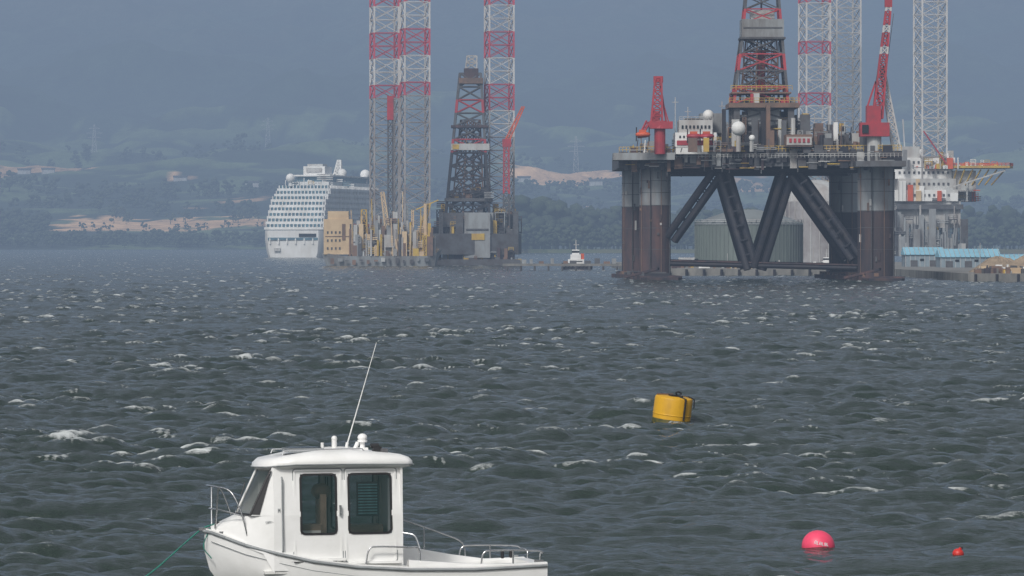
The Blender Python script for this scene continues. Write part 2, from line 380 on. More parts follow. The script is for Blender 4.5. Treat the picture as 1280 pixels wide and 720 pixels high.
# ------------------------------------------------------------ semi-submersible rig
D0=755.0
e=at("semi_submersible_drilling_rig",945,D0)
b=B(945,D0)
CL=[(822,110,20),(1092,-40,23),(806,380,20),(1075,270,21)]
for i,(px,dd,r) in enumerate(CL):
    sp=256 if i%2==0 else 264
    b.cyl((px,dd,362),(px,dd,sp),r,'rustd' if i%2 else 'rust',n=28)
    b.cyl((px,dd,sp),(px,dd,200),r,'colgrey',n=28)
    b.cyl((px,dd,sp+.6),(px,dd,sp-.6),r+.3,'dgrey',n=28)
    for k in range(4):
        a_=-.5-k*.7; xx=px+math.cos(a_)*(r+.5); yy=dd+math.sin(a_)*(r+.5)
        b.beam((xx,yy,345),(xx,yy,202),.4,'brown' if k%2 else 'dgrey')
    for yy in(225,240,285,312): b.cyl((px,dd,yy),(px,dd,yy-.6),r+.25,'dgrey',n=28)
    b.rail([(px-6,dd-r-1,340),(px-6,dd-r-1,215)],3,'dgrey',.3,5)
    for k in range(10):
        a_=random.uniform(-2.8,-.3); xx=px+math.cos(a_)*(r+.4); yy=dd+math.sin(a_)*(r+.4); y0=random.uniform(206,330)
        b.box((xx-1.2,yy-1,y0),(xx+1.2,yy+1,y0+random.uniform(2,14)),random.choice(['brown','dgrey','rustd','lgrey']))
b.build("columns",e,smooth=30)
b=B(945,D0)
for (xa,da),(xb,db) in(((828,30),(800,470)),((1096,-110),(1066,350))):
    b.prism([(xa-26,da),(xa+26,da),(xb+26,db),(xb-26,db)],362,345,'rust')
    b.prism([(xa-20,da-26),(xa+20,da-26),(xa+26,da),(xa-26,da)],362,347,'rustd')
    b.beam((xa-4,da,336),(xa-44,da+60,347),1.6,'rust')
    for k in range(18):
        t=k/18; b.box((xa+(xb-xa)*t-22,da+(db-da)*t,345),(xa+(xb-xa)*t-14+random.uniform(0,25),da+(db-da)*t+8,345-random.uniform(1,5)),random.choice(['brown','black','dgrey','rust']))
b.build("pontoons",e)
b=B(945,D0)
def near(px): t=(px-822)/270; return 110-150*t
for off,dd,r in((0,0,4.8),(7,250,4.4)):
    for (xa,ya,xb,yb_) in((842,298,900,215),(942,336,908,215),(950,336,986,217),(1068,322,996,217)):
        L_=math.hypot(xb-xa,yb_-ya);nx,ny=-(yb_-ya)/L_,(xb-xa)/L_
        for sgn in(-1,1):
            o_=5.6*sgn; b.cyl((xa+off+nx*o_,near(xa)+dd,ya+ny*o_),(xb+off+nx*o_,near(xb)+dd,yb_+ny*o_),r,'black',n=12)
        for t in(.15,.3,.45,.6,.75,.9):
            cx=xa+(xb-xa)*t+off;cy=ya+(yb_-ya)*t; b.beam((cx+nx*5,near(xa)+dd,cy+ny*5),(cx-nx*5,near(xa)+dd,cy-ny*5),1.2,'black')
    b.cyl((842+off,near(842)+dd,330),(1070+off,near(1070)+dd,335),3.2,'black',n=10)
    b.beam((842+off,near(842)+dd-3,326),(1070+off,near(1070)+dd-3,331),.8,'rust')
    b.cyl((842+off,near(842)+dd,211),(1070+off,near(1070)+dd,212),5,'black',n=10)
b.build("cross_braces",e,smooth=30)
b=B(945,D0)
foot=[(776,95),(1120,-80),(1096,300),(774,430)]
b.prism(foot,208,190,'dgrey')
b.prism([(776,93.5),(1120,-81.5),(1110,0),(790,110)],203,197,'black')
def dk(px): return 95-175*(px-776)/344
x=776
while x<1116:
    w_=random.uniform(3,12); m_=random.choice(['dgrey','grey','brown','black','black','lgrey','rust','dgrey','dgrey','brown'])
    y1=random.uniform(202,214);y0=random.uniform(182,194)
    b.box((x,dk(x)-random.uniform(4,10),y1),(x+w_,dk(x)+12,y0),m_)
    if random.random()<.4: b.beam((x,dk(x)-6,y1),(x,dk(x)-6,y1+random.uniform(3,9)),.7,'dgrey')
    x+=w_+random.uniform(0,5)
b.rail([(776,93,189),(1120,-82,190)],7,'yellow',.35,5); b.rail([(776,85,197),(1120,-92,198)],5,'lgrey',.3,5)
for k in range(60):
    px=random.uniform(780,1105); yy=random.uniform(186,211); b.beam((px,dk(px)-11,yy),(px+random.uniform(6,30),dk(px)-12,yy),.6,random.choice(['yellow','lgrey','rust','grey','brown','black']))
for k in range(26):
    px=random.uniform(850,1060); b.beam((px,near(px)+random.uniform(0,200),208),(px,near(px)+50,208+random.uniform(3,12)),.8,'black')
b.prism([(768,60),(845,40),(845,120),(768,130)],199,190,'grey')
b.prism([(1062,-110),(1122,-130),(1122,-40),(1062,-40)],210,203,'dgrey')
b.build("deck",e)
b=B(945,D0)
cl=['dgrey','grey','lgrey','brown','yellow','rust','dgrey','dgrey','white','black','grey','brown']
b.clutter(850,1110,-20,200,190,6,26,3,12,260,cl)
b.clutter(900,1015,0,120,190,20,62,4,13,190,['dgrey','grey','brown','black','yellow','dgrey','lgrey','brown'])
b.clutter(1000,1095,-40,120,192,8,44,4,14,150,cl)
b.clutter(790,850,60,160,192,5,22,3,10,60,cl)
b.box((846,30,192),(896,120,183),'white'); b.box((845,29,183),(897,120,165),'white'); b.box((847,28,181),(895,31,175),'red'); b.box((850,32,165),(892,110,149),'lgrey')
b.box((878,60,165),(905,120,140),'grey'); b.box((858,34,149),(880,100,147),'dgrey')
for k in range(9): b.box((850+k*4.8,28.5,172),(852.2+k*4.8,31,169),'win')
for k in range(8): b.box((853+k*4.8,31,160),(855.4+k*4.8,33,156),'win')
b.rail([(850,32,149),(892,32,149)],4,'lgrey',.3,5)
b.box((980,-40,184),(1013,20,169),'brown'); b.box((981,-41,182),(1012,-39,172),'lgrey')
for k in range(5): b.box((984+k*5.6,-42,179),(987+k*5.6,-41,174),'red')
b.cyl((887,40,150),(887,40,142),3,'lgrey'); b.sph((887,40,143),7,'white')
b.cyl((922,-20,190),(922,-20,170),3,'lgrey'); b.sph((922,-20,161),9,'white')
b.cyl((938,-20,190),(938,-20,177),2,'lgrey'); b.sph((939,-20,173),4,'white')
for px in(804,868,884):
    yb_=168 if px==804 else 170; b.sph((px,16,yb_),8,'orange' if px==804 else 'red',sz=.5,sx=1.2);b.box((px-5,11,yb_-3),(px+4,21,yb_-6),'orange');b.beam((px-8,25,yb_+8),(px-8,16,yb_-9),.8,'dgrey');b.beam((px+8,25,yb_+8),(px+8,16,yb_-9),.8,'dgrey')
for px,y in((846,120),(862,132),(1000,118),(1060,150),(905,125),(1022,140),(1040,128)): b.beam((px,60,190),(px,60,y),.5,'lgrey'); b.beam((px-4,60,y+6),(px+4,60,y+6),.4,'lgrey')
b.build("deck_modules",e,smooth=30)
b=B(945,D0)
for x_ in(918,986):
    for d_ in(20,110): b.box((x_,d_,190),(x_+8,d_+8,128),'dgrey')
b.box((912,15,134),(1000,120,128),'brown')
b.box((936,30,156),(976,100,134),'grey')
b.lattice((955,68,190),(955,68,130),38,38,3,1.6,1.1,lambda k:'dgrey')
b.lattice((953,68,128),(955,68,45),34,25,4,1.9,.9,lambda k:'dgrey' if k%2 else 'red')
b.lattice((955,68,45),(956,68,-45),25,17,5,1.7,.8,lambda k:'red' if k%2 else 'dgrey')
b.lattice((953,68,128),(955,68,45),18,14,5,1.0,.6,lambda k:'brown',rot=.5)
b.box((929,40,46),(982,96,22),'grey'); b.box((927,38,47),(984,98,44.5),'dgrey'); b.box((931,39.5,34),(980,40.5,32),'dgrey')
b.box((941,54,22),(971,82,10),'lgrey')
b.box((950,64,128),(960,72,60),'red'); b.cyl((955,68,60),(955,68,-40),1.2,'black')
b.box((916,30,116),(991,106,114),'brown'); b.rail([(915,30,112),(992,30,112)],6,'yellow',.35,6); b.rail([(912,15,128),(1000,15,128)],6,'yellow',.35,6)
for k in range(12): px=927+k*4.4; b.beam((px,60,126),(px+1,60,50),.5,random.choice(['brown','dgrey','rust']))
b.clutter(915,998,16,110,128,3,16,3,9,30,['dgrey','brown','grey','red','lgrey'])
b.build("derrick",e)
b=B(945,D0)
b.cyl((826,40,192),(826,40,158),7,'red',n=16); b.cyl((826,40,160),(826,40,150),11,'red',n=16,r1=9)
b.prism([(812,30),(842,30),(842,52),(812,52)],160,151,'red')
b.lattice((822,40,152),(824,40,96),7,4,7,1.2,.7,lambda k:'red'); b.box((818,36,102),(830,44,94),'red'); b.box((816,34,152),(826,46,138),'red')
b.beam((834,40,152),(826,40,100),1.2,'red'); b.beam((838,40,155),(828,40,120),.8,'red')
b.lattice((812,40,150),(800,20,172),3,2,4,.8,.5,lambda k:'red')
b.cyl((1088,-60,205),(1088,-60,168),9,'lgrey',n=16); b.cyl((1088,-60,170),(1088,-60,158),14,'red',n=16,r1=13)
b.prism([(1070,-74),(1106,-74),(1106,-46),(1070,-46)],172,155,'red'); b.box((1078,-70,155),(1096,-52,134),'red'); b.box((1072,-76,168),(1080,-73,158),'win')
b.beam((1080,-60,134),(1090,-60,104),1.2,'red'); b.beam((1095,-60,134),(1090,-60,104),1.2,'red')
b.lattice((1092,-60,150),(1106,-60,8),6,2.6,16,1.2,.6,lambda k:'red' if k<9 else ('legwhite' if k%3==0 else 'red'))
b.box((1101,-64,12),(1110,-56,3),'red')
for a_ in((1098,-60,130,1112,20),(1090,-60,104,1104,30)): b.beam((a_[0],-60,a_[2]),(a_[3],-60,a_[4]),.4,'dgrey')
b.lattice((1118,-50,196),(1098,-50,84),5,2.6,13,1.0,.6,lambda k:'legwhite')
b.beam((1098,-50,84),(1108,-50,30),.4,'dgrey')
b.build("deck_cranes",e)

# ------------------------------------------------------------ right jack-up rig
def band(k): return 'legred' if k%4<2 else 'legwhite'
D1=1250.0; e=at("jack_up_drilling_rig",1120,D1); b=B(1120,D1)
for px,dd,base,w_ in((1018,0,325,15.5),(1064,120,325,16),(1160,-30,325,16)):
    b.lattice((px,dd,base),(px,dd,-60),w_,w_,24,1.2,.5,lambda k:'leggrey' if k<8 else ('legwhite' if k%4 or px>1050 else 'legred'),rot=.25)
b.build("lattice_legs",e)
b=B(1120,D1)
b.prism([(1010,-40),(1195,-60),(1205,120),(1000,140)],285,252,'lgrey')
b.prism([(1110,-62),(1198,-66),(1198,-60),(1110,-55)],262,256,'dgrey')
for k in range(6): b.box((1112+k*15,-70,320),(1115+k*15,-40,285),'grey')
b.box((1112,-60,252),(1192,60,238),'white'); b.box((1118,-55,238),(1190,60,224),'lgrey'); b.box((1114,-50,224),(1186,60,211),'white'); b.box((1128,-45,211),(1170,60,198),'white'); b.box((1120,-40,198),(1150,60,184),'lgrey')
for r_,yy in enumerate((246,232,218,205)):
    for k in range(11 if r_<3 else 6): b.box((1119+k*6+(12 if r_==3 else 0),-61+r_*5,yy),(1121.5+k*6+(12 if r_==3 else 0),-58+r_*5,yy-3),'dgrey')
b.box((1185,-50,240),(1215,40,214),'lgrey')
b.prism([(1180,-60),(1255,-70),(1263,-30),(1255,10),(1180,20)],211,208,'yellow')
b.rail([(1180,-60,208),(1255,-70,208),(1263,-30,208)],3,'orange',.4,5)
for k in range(7): b.beam((1190+k*10,-60,213),(1186+k*8,-50,232),.8,'yellow')
b.beam((1186,-60,234),(1250,-65,214),1.0,'lgrey')
mm_=['grey','lgrey','white','yellow','dgrey','orange','tan','lgrey','white']
b.clutter(1105,1225,-66,60,252,6,34,3,10,150,mm_)
b.clutter(1112,1195,-66,0,212,4,26,2,9,80,['yellow','white','lgrey','orange','grey'])
b.clutter(1190,1256,-60,0,208,2,7,2,6,26,['yellow','orange','white'])
b.clutter(1020,1110,-40,60,252,6,50,4,12,70,['grey','lgrey','dgrey','yellow','rust','white'])
b.clutter(1105,1205,-74,-62,320,10,75,2,9,110,['grey','lgrey','dgrey','grey'])
b.beam((1180,-50,208),(1150,-50,165),.9,'red'); b.beam((1128,-30,184),(1126,-30,150),.8,'lgrey')
b.sph((1150,-40,190),4,'white'); b.sph((1112,-30,190),3,'white')
b.build("hull_and_quarters",e)

# ------------------------------------------------------------ left jack-up rig
D2=1245.0; e=at("jack_up_drilling_rig",590,D2); b=B(590,D2)
def band2(k): return 'leggrey' if k<13 else band(k)
for px,dd,w_ in((479,60,15.5),(520,-60,15.5),(624,20,15.5)):
    b.lattice((px,dd,336),(px,dd,-60),w_,w_,24,1.2,.5,band2 if px<600 else (lambda k:'leggrey' if k<10 else band(k)),rot=.2)
b.build("lattice_legs",e)
b=B(590,D2)
b.prism([(468,60),(540,-70),(648,-50),(652,80),(560,120)],318,292,'dgrey')
for k in range(9): b.box((545+k*11.5,-55,336),(549+k*11.5,-30,318),'black')
b.box((538,-62,336),(650,30,324),'dgrey')
b.box((581,-60,322),(613,0,266),'grey'); b.box((590,-61,300),(606,-59,292),'yellow'); b.box((583,-61,288),(611,-60.5,286),'dgrey')
b.lattice((584,0,290),(588,0,92),29,13,12,1.7,.8,lambda k:'black' if k<6 else ('red' if k%3==0 else 'dgrey'))
b.lattice((584,0,290),(588,0,150),16,9,8,1.0,.6,lambda k:'brown',rot=.5)
b.box((574,-18,105),(604,18,98),'brown');b.box((580,-14,98),(598,14,86),'rust');b.lattice((589,0,86),(590,0,70),7,6,2,.9,.6,lambda k:'lgrey')
b.box((564,-24,188),(612,-22,180),'lgrey'); b.box((566,-24.5,187),(574,-24,181),'yellow'); b.box((564,-22,160),(610,20,157),'rust')
b.box((556,-30,252),(616,20,248),'dgrey'); b.box((554,-34,284),(620,26,266),'dgrey')
dd_=['dgrey','grey','black','brown','yellow','rust','dgrey','dgrey']
b.clutter(540,650,-50,30,292,6,40,3,10,190,dd_)
b.clutter(540,650,-60,-50,332,6,40,3,9,110,dd_)
b.clutter(558,614,-34,10,252,4,24,3,9,36,dd_)
b.clutter(564,610,-20,10,188,3,14,2,7,16,['red','dgrey','lgrey','rust'])
b.lattice((633,-20,292),(633,-20,180),4,3,9,1.0,.6,lambda k:'red' if k>3 else 'dgrey')
b.lattice((633,-20,178),(654,-20,134),3,1.5,7,.8,.4,lambda k:'orange'); b.box((628,-24,184),(639,-16,174),'red')
b.lattice((488,0,290),(488,0,150),3,3,12,.8,.4,lambda k:'dgrey'); b.box((484,-5,150),(492,5,120),'red')
b.build("hull_and_derrick",e)

# ------------------------------------------------------------ support vessel
D3=1215.0; e=at("offshore_support_vessel",480,D3); b=B(480,D3)
# hull: raked bow and stern, sheer line stepped
hs_=[(402,0,316,4),(412,0,317,12),(430,0,320,17),(535,0,320,19),(546,0,316,12),(552,0,312,3)]
vs=[];fs=[]
for i,(x,_,yt,wd) in enumerate(hs_):
    xb=x+(8 if i==0 else 3 if i==1 else -3 if i==4 else -9 if i==5 else 0)
    vs+=[b.P((xb,-wd*.8,337)),b.P((x,-wd,yt)),b.P((x,wd,yt)),b.P((xb,wd*.8,337))]
for i in range(5):
    for k in range(4): fs.append((4*i+k,4*i+(k+1)%4,4*i+4+(k+1)%4,4*i+4+k))
fs+=[(0,1,2,3),(20,21,22,23)]
b.add(vs,fs,'grey')
for x0 in range(414,540,9): b.box((x0,-20.3,random.uniform(322,326)),(x0+random.uniform(2,6),-19,random.uniform(326,331)),random.choice(['dgrey','lgrey','brown','grey']))
b.box((405,-10,318),(441,24,274),'tan'); b.box((410,-8,274),(436,22,264),'tan'); b.box((428,-11,300),(432,-9.5,280),'brown'); b.box((407,-10.5,296),(440,-9.8,295),'brown')
for r_ in range(3):
    for k in range(4): b.box((409+k*5,-10.6,312-r_*10),(411+k*5,-9.5,309-r_*10),'dgrey')
b.clutter(405,441,-14,10,318,5,50,2,7,16,['tan','brown','lgrey'])
b.clutter(436,545,-18,14,320,10,46,2,9,400,['tan','yellow','lgrey','brown','tan','lgrey','grey','brown','dgrey'])
b.clutter(450,535,-14,14,318,30,66,2,6,70,['yellow','lgrey','tan','brown','grey'])
b.lattice((455,0,318),(455,0,262),5,3,6,.8,.4,lambda k:'yellow'); b.lattice((520,0,318),(536,0,255),4,2,8,.8,.4,lambda k:'yellow'); b.beam((520,0,262),(548,0,250),.8,'yellow')
b.lattice((486,0,300),(478,0,240),3,2,8,.8,.4,lambda k:'tan')
b.build("hull_and_topside",e,smooth=30)

# ------------------------------------------------------------ cruise ship
D4=1895.0; e=at("cruise_ship",366,D4,math.radians(-10.5)); b=B(366,D4)
secs=[(0,.84),(6,.95),(20,1),(330,1),(380,.8),(420,.45),(450,.05)]
vs=[];fs=[]
for d,f in secs:
    for (hx_,py) in((39,288),(39.0,300),(37,316),(33,326)):
        vs.append(b.P((366+hx_*f,d+(2 if py>310 else 0),py)))
    for (hx_,py) in((33,326),(37,316),(39,300),(39,288)):
        vs.append(b.P((366-hx_*f,d+(2 if py>310 else 0),py)))
n=8
for j in range(len(secs)-1):
    for i in range(n): fs.append((j*n+i,(j+1)*n+i,(j+1)*n+(i+1)%n,j*n+(i+1)%n))
fs.append(tuple(range(n)))
b.add(vs,fs,'white')
b.box((334,-.8,300),(398,1,297),'glassb'); b.box((342,-1,314),(350,0.5,310),'lgrey'); b.box((374,-1,296),(396,1,292),'win')
for k in range(6): b.box((336+k*11,-1.2,305),(337.5+k*11,1,298),'white')
for k in range(46): b.box((404.5,14+k*7,302),(405.6,17+k*7,299),'win'); b.box((404.5,14+k*7,310),(405.6,16+k*7,308),'win')
for k in range(8):
    y=287-k*7.0; st_=2+k*5.0 if k<6 else 30+ (k-5)*14; hw=38-(0.5*k); en=392-k*5
    b.prism([(366-hw,st_+3),(366-hw+6,st_),(366+hw-6,st_),(366+hw,st_+3),(366+hw,en),(366-hw,en)],y,y-3.2,'white')
    b.box((366-hw+2.5,st_+5,y-3.2),(366+hw-2.5,en-3,y-7),'glassb')
    for j in range(15): xx=366-hw+3+j*(2*hw-6)/14; b.box((xx-.5,st_+1.5,y-2.6),(xx+.5,st_+6,y-7),'white')
    for j in range(34):
        d=st_+8+j*(en-st_-14)/33; b.box((366+hw-3,d,y-2.6),(366+hw-.4,d+2.2,y-7),'white')
for j in range(12): b.sph((406,50+j*24,281),4.2,'orange',sz=.6,seg=8,rings=5); b.box((403,46+j*24,279),(407.5,56+j*24,276.5),'white')
y=231
b.prism([(340,90),(392,90),(392,360),(340,360)],y,y-5,'white'); b.box((345,110,226),(388,350,219),'glassb'); b.prism([(343,105),(390,105),(390,355),(343,355)],219,217,'white')
b.prism([(352,120),(380,120),(378,170),(354,170)],217,206,'white'); b.box((356,118,213),(376,121,208),'lgrey'); b.prism([(356,125),(376,125),(374,160),(358,160)],206,203,'lgrey')
b.sph((349,60,222),6,'white');b.cyl((349,60,232),(349,60,225),2.5,'white');b.sph((385,200,214),6,'white');b.sph((386,335,214),7,'white');b.cyl((386,335,230),(386,335,216),3,'white');b.sph((352,260,212),5,'white')
b.lattice((368,250,217),(370,250,196),5,2,5,.8,.5,lambda k:'white')
for k in range(9): b.beam((338+k*6,80,231),(338+k*6,80,random.uniform(220,227)),.5,'white')
b.clutter(338,394,70,350,231,3,11,3,10,90,['white','white','lgrey','glassb'])
b.build("hull_and_decks",e,smooth=35)

# ------------------------------------------------------------ tug + small craft
def tug(px,d,k=1.0,hullm='black'):
    e=at("tugboat",px,d); b=B(0,None)
    u=d/F*k
    pl=[(-20,-5),(-16,-9),(14,-9),(19,-5),(19,5),(14,9),(-16,9),(-20,5)]
    n=len(pl); vs=[(x*u*.95,y*u,-.5) for x,y in pl]+[(x*u,y*u,(6 if x>0 else 8.5)*u) for x,y in pl]
    b.add(vs,[tuple(range(n,2*n))]+[(i,(i+1)%n,(i+1)%n+n,i+n) for i in range(n)],hullm)
    B2=lambda x0,y0,z0,x1,y1,z1,m:b.box((x0*u,y0*u,z0*u),(x1*u,y1*u,z1*u),m)
    B2(-12,-7,7,8,7,13,'white');B2(-9,-6,13,4,6,19,'white');B2(-7,-5,19,2,5,25,'white');B2(-7.3,-5.2,21,2.2,5.2,23.5,'win')
    B2(-10,-7.1,9.5,6,-7,10.8,'win');B2(4,-4,13,8,4,20,'orange');b.cyl((-2*u,0,25*u),(-2*u,0,37*u),.7*u,'lgrey',n=6);b.beam((-5*u,0,31*u),(2*u,0,31*u),.4*u,'lgrey')
    for i in range(8): b.sph(((-17+i*4.6)*u,-9.2*u,4*u),1.6*u,'dgrey',seg=8,rings=5)
    B2(10,-6,7,16,6,9,'orange');b.build("hull_and_wheelhouse",e)
tug(722,1060)
tug(1035,905,.85,'blue')

# ------------------------------------------------------------ quay, tanks, sheds
b=B(); Q=[(24,1010),(24,860),(68,850),(69,726),(420,705),(420,1160),(24,1160)]
b.prism(Q,-3,1.3,'concrete')
for i in range(60):
    x=70+i*3.2; b.cyl((x,724.5-(x-69)*.06,-.5),(x,724.5-(x-69)*.06,1.2),.22,'black',n=8)
for i in range(14): b.cyl((25+i*3.1,859.0-i*.7,-.5),(25+i*3.1,859.0-i*.7,1.2),.25,'black',n=8)
b.build("quay")
b=B(); b.box((-2,1015,1.0),(26,1019,1.5),'concrete')
for i in range(10): b.cyl((-1+i*2.9,1014.8,-1),(-1+i*2.9,1014.8,1),.25,'dgrey',n=6)
for i in range(12): x=-1+i*2.2+random.random(); b.box((x,1016,1.5),(x+random.uniform(.5,1.5),1018,1.5+random.uniform(.3,1.2)),random.choice(['grey','brown','dgrey','dgrey']))
b.build("pier")
e=at("storage_tank",936,985); b=B(936,985); gz=HZ+(CAMH-1.3)/985*F
b.cyl((936,0,gz),(936,0,281),67,'tank',n=72)
b.lathe((936,0,281),[(68,0),(68,1.5),(50,9),(30,15.5),(10,19),(0.1,19.5)],M['tankroof'],n=72)
for k in range(72):
    a_=2*math.pi*k/72; b.beam((936+67.5*math.cos(a_),67.5*math.sin(a_),gz),(936+67.5*math.cos(a_),67.5*math.sin(a_),281),.4,'tank')
for k in range(24):
    a_=2*math.pi*k/24; b.beam((936+68*math.cos(a_),68*math.sin(a_),279),(936+6*math.cos(a_),6*math.sin(a_),261.5),.5,'tank')
b.rail([(936+68*math.cos(t_*.2),68*math.sin(t_*.2),279) for t_ in range(32)],4,'lgrey',.3,7)
b.build("shell_and_dome",e,smooth=30)
e=at("storage_tank",1022,1100); b=B(1022,1100); gz=HZ+(CAMH-1.3)/1100*F
b.cyl((1022,0,gz),(1022,0,252),42,'leggrey',n=48); b.lathe((1022,0,252),[(42,0),(40,8),(32,17),(18,24),(6,27),(.1,27.5)],M['lgrey'],n=48)
for k in range(24):
    a_=2*math.pi*k/24; b.beam((1022+42.5*math.cos(a_),42.5*math.sin(a_),gz),(1022+42.5*math.cos(a_),42.5*math.sin(a_),252),.5,'lgrey')
b.build("shell_and_dome",e,smooth=30)
def shed(px0,px1,d,ytop,yeave,dep,roof='blueroof',wall='shed',name="warehouse"):
    e=at(name,(px0+px1)/2,d);b=B((px0+px1)/2,d);gz=HZ+(CAMH-1.3)/d*F
    b.box((px0,0,gz),(px1,dep,yeave),wall)
    P=b.P; x0,x1=px0-1.5,px1+1.5
    vs=[P((x0,-2,yeave+.5)),P((x1,-2,yeave+.5)),P((x1,dep/2,ytop)),P((x0,dep/2,ytop)),P((x0,dep+2,yeave+.5)),P((x1,dep+2,yeave+.5))]
    b.add(vs,[(0,1,2,3),(3,2,5,4),(1,5,2),(0,3,4)],roof)
    n=int((px1-px0)/6)
    for k in range(n+1):
        xx=px0+(px1-px0)*k/n
        b.beam((xx,-2.2,yeave-.3),(xx,dep/2,ytop-.3),.35,'lgrey'); b.beam((xx,-.3,gz),(xx,-.3,yeave),.3,'lgrey')
    for k in range(max(2,n//4)):
        xx=px0+6+k*24
        if xx+9<px1: b.box((xx,-.6,gz),(xx+9,.5,gz-8),'dgrey'); b.box((xx+12,-.6,gz-7),(xx+17,.5,gz-10),'win')
    b.build("walls_and_roof",e)
shed(1132,1180,930,309,318,60); shed(1176,1250,900,311,321,70); shed(1215,1300,960,318,325,50); shed(1290,1400,950,312,322,60)
shed(1232,1275,790,330,337,40,'brown','tan'); shed(850,868,930,322,326,30,'lgrey','white')
b=B()
for x,y,r,h in((81,742,6,2.9),(89,745,7,3.2),(77,760,5,2.4),(98,790,8,3.2)):
    n=40;prof=[(r,0),(r*.7,h*.45),(r*.35,h*.85),(r*.1,h),(0.05,h)];vs=[];fs=[]
    for (rr,z) in prof:
        for i in range(n):
            t_=6.283*i/n; k=1+random.uniform(-.06,.06)+.12*math.sin(3*t_+x); vs.append((x+rr*k*math.cos(t_),y+rr*k*math.sin(t_),1.3+z*random.uniform(.94,1.06)))
    for j in range(4):
        for i in range(n): fs.append((j*n+i,j*n+(i+1)%n,(j+1)*n+(i+1)%n,(j+1)*n+i))
    b.add(vs,fs,'gravel')
b.build("gravel_heap")
b=B()
for i in range(200):
    if random.random()<.6: x=random.uniform(70,112);y=random.uniform(727,737)-(x-69)*.05
    else: x=random.uniform(25,66);y=random.uniform(862,900)
    wd=random.choice([.4,.6,1.0,1.8]);hh_=random.uniform(.3,1.1);m_=random.choice(['white','lgrey','dgrey','rust','brown','yellow','brown','concrete','dgrey','grey','tan','dgrey'])
    b.box((x,y,1.3),(x+wd,y+1.2,1.3+hh_),m_)
    if random.random()<.4: b.box((x+.1,y+.1,1.3+hh_),(x+wd*.6,y+1.0,1.3+hh_*1.4),random.choice(['white','win','lgrey','dgrey']))
for i in range(16):
    x=random.uniform(26,112);y=728 if x>70 else 864; b.cyl((x,y+3,1.3),(x,y+3,random.uniform(3.5,6)),.05,'lgrey',n=6)
b.build("quay_cargo")

# ------------------------------------------------------------ foreground: motor boat
gel=mat('boat_gelcoat',(0.82,0.82,0.81),(0.70,0.70,0.68),rough=0.3,scale=1.6,lo=.4,hi=.8)
gel2=mat('cockpit_liner',(0.74,0.74,0.72),(0.62,0.62,0.59),rough=0.5,scale=3)
rub=mat('rubber_black',(0.02,0.02,0.022),rough=.5,scale=4)
steel=mat('stainless_rail',(0.62,0.63,0.64),(0.5,0.5,0.5),rough=.22,metal=.9,scale=3)
trim=mat('grey_trim',(0.28,0.3,0.31),rough=.5,scale=3)
seatm=mat('seat_vinyl',(0.30,0.22,0.16),rough=.6,scale=3)
tealm=mat('curtain_teal',(0.1,0.2,0.22),(0.05,0.1,0.12),rough=.8,scale=3,stretch=(1,1,.2))
gm,nt,p=new_mat("window_glass"); p.inputs["Base Color"].default_value=(0.015,0.045,0.045,1); p.inputs["Roughness"].default_value=.04
nz=nt.nodes.new("ShaderNodeTexNoise"); nz.inputs["Scale"].default_value=2; mr=nt.nodes.new("ShaderNodeMapRange"); mr.inputs[3].default_value=.34; mr.inputs[4].default_value=.6
nt.links.new(nz.outputs["Fac"],mr.inputs[0]); nt.links.new(mr.outputs[0],p.inputs["Alpha"])
BD=81.0
be=empty("motor_boat",((475-640)/F*BD,BD,0.03),rot=(math.radians(-1.0),math.radians(-0.3),math.radians(12)))
st=[(-2.98,.03,1.20,.02,.95,.80),(-2.9,.20,1.18,.1,.72,.5),(-2.7,.45,1.1,.28,.5,.22),(-2.4,.68,.98,.5,.33,0),(-1.9,.88,.84,.74,.22,-.18),(-1.3,.99,.70,.88,.15,-.28),(-.6,1.04,.60,.95,.1,-.33),(.3,1.06,.54,.98,.07,-.35),(1.4,1.05,.52,.98,.05,-.35),(2.68,1.0,.56,.93,.05,-.32)]
b=B(); vs=[];fs=[]
for x,hb,zs,cb,cz,kz in st:
    vs+=[(x,-hb,zs),(x,-hb*1.0,zs-.1),(x,-(hb*.5+cb*.5),(zs-.1+cz)/2),(x,-cb,cz),(x,0,kz),(x,cb,cz),(x,(hb*.5+cb*.5),(zs-.1+cz)/2),(x,hb,zs-.1),(x,hb,zs)]
n=9
for j in range(len(st)-1):
    for i in range(n-1): fs.append((j*n+i,j*n+i+1,(j+1)*n+i+1,(j+1)*n+i))
fs.append(tuple(len(st)*n-n+i for i in range(n))); fs.append(tuple(range(n))[::-1])
b.add(vs,fs,gel); b.build("hull",be,smooth=40,recalc=True)
b=B()
def sta(x):
    for a,c in zip(st[:-1],st[1:]):
        if a[0]<=x<=c[0]:
            t_=(x-a[0])/(c[0]-a[0]); return a[1]+(c[1]-a[1])*t_, a[2]+(c[2]-a[2])*t_
    return st[-1][1],st[-1][2]
xsd=[-2.97,-2.9,-2.7,-2.4,-1.9,-1.3,-.6,.0,.3]
vs=[];fs=[]
for x in xsd:
    hb,zs=sta(x); vs+=[(x,-hb+.005,zs-.004),(x,0,zs+.05*min(1,hb)),(x,hb-.005,zs-.004)]
for j in range(len(xsd)-1): fs+=[(3*j,3*j+1,3*j+4,3*j+3),(3*j+1,3*j+2,3*j+5,3*j+4)]
b.add(vs,fs,gel2)
xc=[.3,.9,1.4,2.0,2.68]
